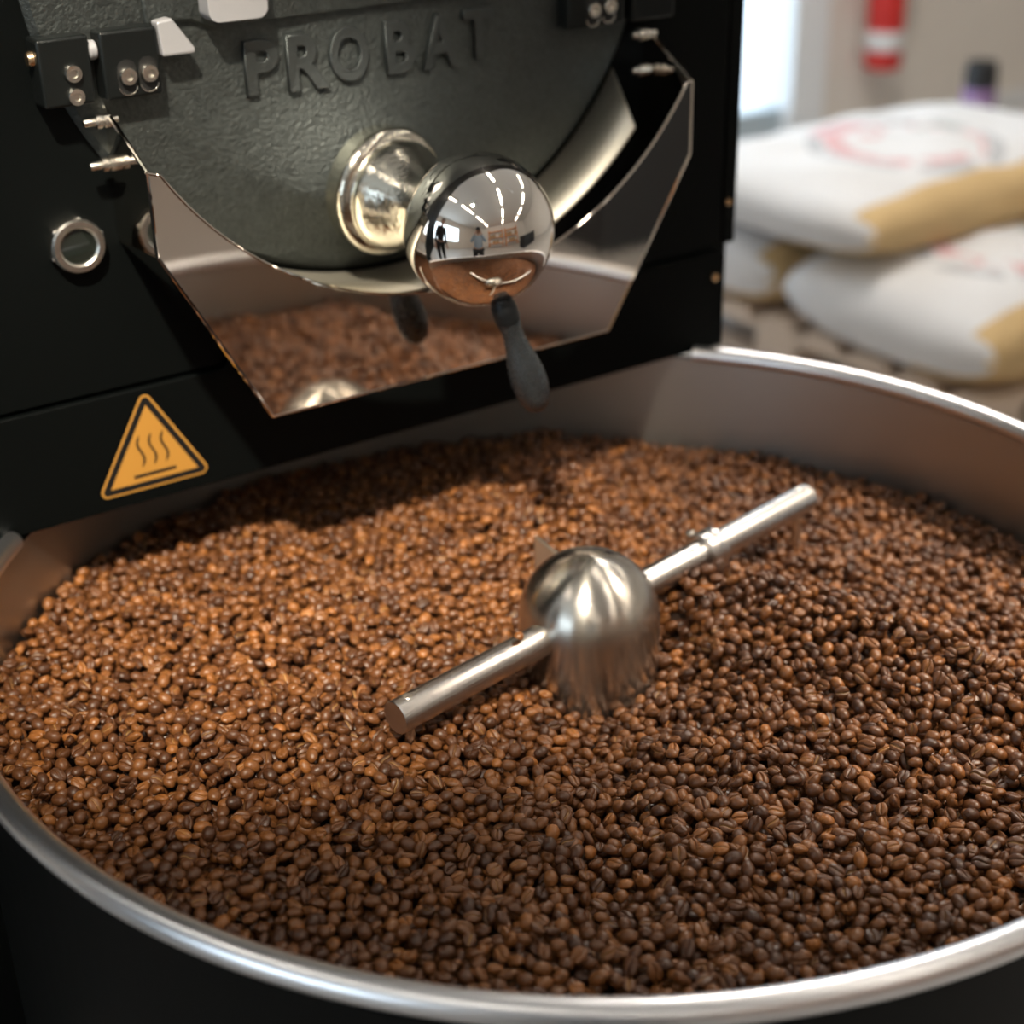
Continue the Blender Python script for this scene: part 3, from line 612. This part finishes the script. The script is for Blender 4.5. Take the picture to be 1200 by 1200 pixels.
def sack(cx, cy, z0, lx, ly, h, rz, label, seed, droop=0.0):
    r_ = random.Random(seed); t = root('coffee_sack', (cx, cy, z0), label, 'sack', 'white woven sacks on the pallet'); t.rotation_euler = (0, 0, rz)
    bm = bmesh.new(); nu, nv = 40, 40; top = {}; 
    def shape(u, v):
        q = max(0, (1-abs(u)**3.2))*max(0, (1-abs(v)**3.2)); return q**.42
    fr = [r_.uniform(0, 6) for _ in range(6)]
    V = {}
    for s in (1, -1):
        for i in range(nu+1):
            for j in range(nv+1):
                u = -1+2*i/nu; v = -1+2*j/nv; edge = i in (0, nu) or j in (0, nv)
                if s == -1 and edge: V[(s, i, j)] = V[(1, i, j)]; continue
                q = shape(u, v); pin = 1 - .06*(1-abs(u))*abs(v)**6
                x = u*lx/2*(1-.05*(abs(v)**4)); y = v*ly/2*(1-.05*(abs(u)**4))
                wr = .006*math.sin(u*9+fr[0])*math.sin(v*7+fr[1]) + .004*math.sin(u*17+v*5+fr[2])
                z = h*.42 + (h*.58*q + wr*q if s > 0 else -h*.42*min(1, q*1.5))
                V[(s, i, j)] = bm.verts.new((x, y, z - droop*max(0, -u)**2))
    for s in (1, -1):
        for i in range(nu):
            for j in range(nv):
                f = bm.faces.new([V[(s, i, j)], V[(s, i+1, j)], V[(s, i+1, j+1)], V[(s, i, j+1)]])
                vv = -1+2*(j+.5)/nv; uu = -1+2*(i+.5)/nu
                f.material_index = 1 if (vv < -.80 and s > 0 and uu > -.93) or (vv < -.3 and s < 0 and uu > -.93) else 0  # tan painted where warm light falls: near side and underside
    bmesh.ops.recalc_face_normals(bm, faces=bm.faces[:]); me = bpy.data.meshes.new('cloth'); bm.to_mesh(me); bm.free(); me.shade_smooth()
    me.materials.append(M['sack']); me.materials.append(M['warm_tint']); o = bpy.data.objects.new('sack_cloth', me); link(o, t)
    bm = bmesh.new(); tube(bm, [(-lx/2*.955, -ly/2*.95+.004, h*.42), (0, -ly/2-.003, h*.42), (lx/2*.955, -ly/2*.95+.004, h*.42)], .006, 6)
    me = bpy.data.meshes.new('seam'); bm.to_mesh(me); bm.free(); me.materials.append(M['warm_tint']); s_ = bpy.data.objects.new('stitched_seam', me); link(s_, t)
    return t
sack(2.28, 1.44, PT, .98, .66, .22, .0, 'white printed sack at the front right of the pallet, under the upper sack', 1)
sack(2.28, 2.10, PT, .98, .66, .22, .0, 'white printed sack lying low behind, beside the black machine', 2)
sack(2.30, 1.82, PT+.195, 1.06, .70, .175, .03, 'topmost white sack with warm light painted tan on the side facing the tray', 3)
# small things by the wall
fx = root('fire_extinguisher', (3.61, Y1-.09, -.56), 'red fire extinguisher with a white label on the beige wall', 'fire extinguisher')
bm = bmesh.new(); lathe(bm, [(0, 0), (.062, 0), (.066, .01), (.066, .46), (.055, .50), (.02, .53), (.02, .56), (0, .56)], (3.61, Y1-.09, -.56), (0, 0, 1), 32); obj('cylinder_body', bm, M['red'], fx)
bm = bmesh.new(); lathe(bm, [(.0665, 0), (.0672, .002), (.0672, .065), (.0665, .067)], (3.61, Y1-.09, -.495), (0, 0, 1), 32); obj('label_band', bm, M['label'], fx)
bm = bmesh.new(); box(bm, 3.58, 3.64, Y1-.16, Y1-.02, 0, .03); box(bm, 3.59, 3.63, Y1-.02, Y1, -.3, -.05); obj('valve', bm, M['rubber'], fx)
bm = bmesh.new(); tube(bm, [(3.65, Y1-.10, 0), (3.70, Y1-.12, -.03), (3.69, Y1-.13, -.20), (3.675, Y1-.13, -.30)], .012, 8); obj('hose', bm, M['rubber'], fx)
bc = root('black_canister', (3.54, 2.70, FLOOR), 'black upright canister with a purple label standing behind the sacks', 'canister')
bm = bmesh.new(); lathe(bm, [(0, 0), (.052, 0), (.054, .01), (.054, .365), (.048, .395), (0, .40)], (3.54, 2.70, FLOOR), (0, 0, 1), 32); obj('canister_body', bm, M['rubber'], bc)
bm = bmesh.new(); lathe(bm, [(.0545, .21), (.0552, .212), (.0552, .31), (.0545, .312)], (3.54, 2.70, FLOOR), (0, 0, 1), 32); obj('label_band', bm, M['purple'], bc)
bc.location = (3.54, 2.70, FLOOR)
for c_ in bc.children: c_.matrix_parent_inverse = Matrix.Translation(-Vector(bc.location))

# ---------------------------------------------------------------- people (seen mirrored in the ball) and racks behind the camera
def skin_obj(name, joints, edges, m, parent, sub=2):
    me = bpy.data.meshes.new(name); me.from_pydata([j[0] for j in joints], edges, []); o = bpy.data.objects.new(name, me); link(o, parent)
    sk = o.modifiers.new('skin', 'SKIN'); sk.use_smooth_shade = True
    for i, j in enumerate(joints):
        r = j[1]; me.skin_vertices[0].data[i].radius = r if isinstance(r, tuple) else (r, r)
    me.skin_vertices[0].data[0].use_root = True
    sb = o.modifiers.new('sub', 'SUBSURF'); sb.levels = sub; sb.render_levels = sub; me.materials.append(m); return o
def person(loc, rz, label, shirt, trousers, hands, H=1.74):
    """faces local +y; hands: two wrist targets (x,y,z) in local space"""
    t = root('person', loc, label, 'person'); t.rotation_euler = (0, 0, rz); k = H/1.74
    sh = 1.42*k; hip = .93*k
    J = [((0, 0, hip), (.15, .10)), ((0, 0, 1.12*k), (.135, .09)), ((0, 0, 1.30*k), (.155, .10)), ((0, 0, sh+.02), (.09, .07)), ((0, .01, 1.50*k), .052), ((0, .02, 1.56*k), (.058, .068)), ((0, .025, 1.63*k), (.076, .095)), ((0, .02, 1.70*k), (.055, .07))]
    E_ = [(0, 1), (1, 2), (2, 3), (3, 4), (4, 5), (5, 6), (6, 7)]
    def add(p, r, to): J.append((tuple(p), r)); E_.append((to, len(J)-1)); return len(J)-1
    arms = []
    for s, hnd in zip((-1, 1), hands):
        a = add((s*.17*k, 0, sh-.03), .055, 2); hv = Vector(hnd); shv = Vector((s*.19*k, 0, sh-.05)); mid = (shv+hv)/2
        Lh = (hv-shv).length; bend = math.sqrt(max(0, .28**2-(Lh/2)**2)); el = mid + Vector((s*.5, 0, -.85)).normalized()*bend
        b = add(el, .042, a); c = add(hv, .028, b); arms.append((shv, el, hv)); dv = (hv-el).normalized()
        c2 = add(hv + dv*.06, (.034, .018), c)
        for f in range(4):
            off = Vector((0, 0, 1)).cross(dv).normalized()*((f-1.5)*.018); n1 = add(hv + dv*.10 + off, .010, c2); add(hv + dv*(.145+.01*(f in (1, 2))) + off*1.1 + Vector((0, .015, 0)), .008, n1)
        n1 = add(hv + dv*.05 + Vector((0, 0, 1)).cross(dv).normalized()*(-s*.045), .011, c); add(hv + dv*.09 + Vector((0, 0, 1)).cross(dv).normalized()*(-s*.055), .009, n1)
    for s in (-1, 1):
        a = add((s*.10, 0, hip-.06), .095, 0); b = add((s*.11, .01, .50*k), .060, a); c = add((s*.12, -.01, .09), .042, b); add((s*.13, .10, .04), (.04, .03), c)
    body = skin_obj('body', J, E_, M['skin'], t)
    SJ = [((0, 0, hip-.06), (.168, .118)), ((0, 0, 1.12*k), (.155, .108)), ((0, 0, 1.30*k), (.175, .118)), ((0, 0, sh+.01), (.11, .085)), ((0, 0, sh+.05), (.065, .065))]; SE = [(0, 1), (1, 2), (2, 3), (3, 4)]
    for s, (a_, b_, c_) in zip((-1, 1), arms):
        n0 = len(SJ); SJ += [(tuple(a_ + Vector((-s*.02, 0, .02))), .068), (tuple(b_), .052), (tuple(b_.lerp(c_, .85)), .040)]; SE += [(2, n0), (n0, n0+1), (n0+1, n0+2)]
    skin_obj('shirt', SJ, SE, shirt, t)
    TJ = [((0, 0, hip), (.160, .112))]; TE = []
    for s in (-1, 1):
        n0 = len(TJ); TJ += [((s*.10, 0, hip-.07), .108), ((s*.11, .01, .50*k), .076), ((s*.12, -.01, .10), .062)]; TE += [(0, n0), (n0, n0+1), (n0+1, n0+2)]
    skin_obj('trousers', TJ, TE, trousers, t)
    for s in (-1, 1):
        bm = bmesh.new(); prof = [(-.07, 0), (.17, 0), (.175, .025), (.12, .055), (.03, .09), (-.06, .09), (-.075, .04)]; prism(bm, prof, s*.125-.045, s*.125+.045, 'x'); me = bpy.data.meshes.new('shoe'); bm.to_mesh(me); bm.free(); me.materials.append(M['rubber']); so_ = bpy.data.objects.new('shoe', me); link(so_, t); bv = so_.modifiers.new('b', 'BEVEL'); bv.width = .015; bv.segments = 3
    bm = bmesh.new(); sphere(bm, (0, 0, 0), 1, 24, 16); bmesh.ops.scale(bm, vec=(.089, .108, .095), verts=bm.verts); bmesh.ops.delete(bm, geom=[v for v in bm.verts if v.co.z < .01 and v.co.y > -.02 or v.co.z < -.05], context='VERTS'); bmesh.ops.translate(bm, vec=(0, .012, 1.655*k), verts=bm.verts)
    me = bpy.data.meshes.new('hair'); bm.to_mesh(me); bm.free(); me.materials.append(M['hair']); me.shade_smooth(); link(bpy.data.objects.new('hair', me), t)
    def small(nm, c, r, sc, m):
        bm = bmesh.new(); sphere(bm, (0, 0, 0), r, 12, 8); bmesh.ops.scale(bm, vec=sc, verts=bm.verts); bmesh.ops.translate(bm, vec=c, verts=bm.verts); me = bpy.data.meshes.new(nm); bm.to_mesh(me); bm.free(); me.materials.append(m); me.shade_smooth(); link(bpy.data.objects.new(nm, me), t)
    for s in (-1, 1):
        small('eye', (s*.031, .108, 1.630*k), .011, (1, .6, .7), M['hair']); small('ear', (s*.080, .02, 1.615*k), .026, (.4, .7, 1), M['skin'])
    small('nose', (0, .122, 1.605*k), .014, (.8, 1, 1.3), M['skin']); small('mouth', (0, .108, 1.572*k), .020, (1, .4, .25), M['red'])
    return t
# photographer: the viewing camera is what he holds to his eye
fwd = Vector((F.x, F.y, 0)).normalized(); pr = math.atan2(-fwd.x, fwd.y)
back = Vector((CAM.x, CAM.y, 0)) - fwd*.24
eye = (CAM.z - FLOOR); Hk = eye/1.630*1.74
person((back.x, back.y, FLOOR), pr, 'photographer in a pale blue shirt and black trousers, mirrored in the chrome ball', M['denim'], M['cloth'], ((-.075, .10, eye-.06), (.075, .10, eye-.06)), Hk)
pc = root('photo_camera', CAM - Vector(F)*.10, 'black hand held camera raised to the photographer\'s face', 'camera')
rotc = F.to_track_quat('-Z', 'Y').to_matrix().to_4x4()
bm = bmesh.new(); box(bm, -.065, .065, -.045, .04, .02, .06); box(bm, -.025, .025, .04, .06, .02, .06)
me = bpy.data.meshes.new('camera_body'); bmesh.ops.transform(bm, matrix=rotc, verts=bm.verts); bm.to_mesh(me); bm.free(); me.materials.append(M['rubber']); o = bpy.data.objects.new('camera_body', me); link(o, pc)
bm = bmesh.new(); lathe(bm, [(0, 0), (.034, 0), (.036, -.04), (.030, -.075), (.024, -.078), (.020, -.070), (0, -.068)], (0, 0, .02), (0, 0, 1), 24); bmesh.ops.transform(bm, matrix=rotc, verts=bm.verts)
me = bpy.data.meshes.new('lens'); bm.to_mesh(me); bm.free(); me.materials.append(M['rubber']); me.shade_smooth(); link(bpy.data.objects.new('lens', me), pc)
person((-1.55, .10, FLOOR), -PI/2-.3, 'man in a black shirt standing left of the roaster, mirrored in the ball', M['cloth'], M['cloth'], ((-.24, .12, .85), (.24, .12, .85)), 1.78)
wb = root('workbench', (3.0, -2.9, FLOOR), 'long black workbench standing out on the floor to the right of the photographer', 'workbench')
obj('worktop', B(2.0, 4.2, -3.3, -2.3, -.02, .03), M['rubber'], wb, bevel=.005)
for x in (2.05, 3.15): obj('cabinet', B(x, x+1.0, -3.25, -2.35, FLOOR, -.02), M['rubber'], wb, bevel=.005)
# racks with cartons far behind
for n_, (rx, lab) in enumerate(((-.6, 'orange steel storage rack at the left of the far wall, loaded with cartons'), (1.9, 'orange steel storage rack at the right of the far wall, loaded with cartons'))):
    t = root('storage_rack', (rx, -5.5, FLOOR), lab, 'rack')
    for x in (rx-1.0, rx+1.0):
        for y in (-5.8, -5.3): obj('upright', B(x-.04, x+.04, y-.04, y+.04, FLOOR, 1.6), M['orange'], t)
    for z in (-.35, .45, 1.25): obj('shelf', B(rx-1.04, rx+1.04, -5.84, -5.26, z, z+.07), M['orange'], t)
    for zi, z in enumerate((-.28, .52)):
        for c in range(4):
            bx_ = rx - .72 + .48*c; hh = .34 + .05*((c+zi) % 3)
            ct = obj('carton', B(bx_-.2, bx_+.2, -5.735, -5.365, z+.001, z+hh), M['card'] if (c+zi) % 3 else M['paper'], None, bevel=.005)
            tag(ct, '%s carton, %s along the %s shelf of the %s rack' % ('brown' if (c+zi) % 3 else 'white', ('first', 'second', 'third', 'fourth')[c], ('lower', 'upper')[zi], ('left', 'right')[n_]), 'carton', 'cartons on the storage racks')
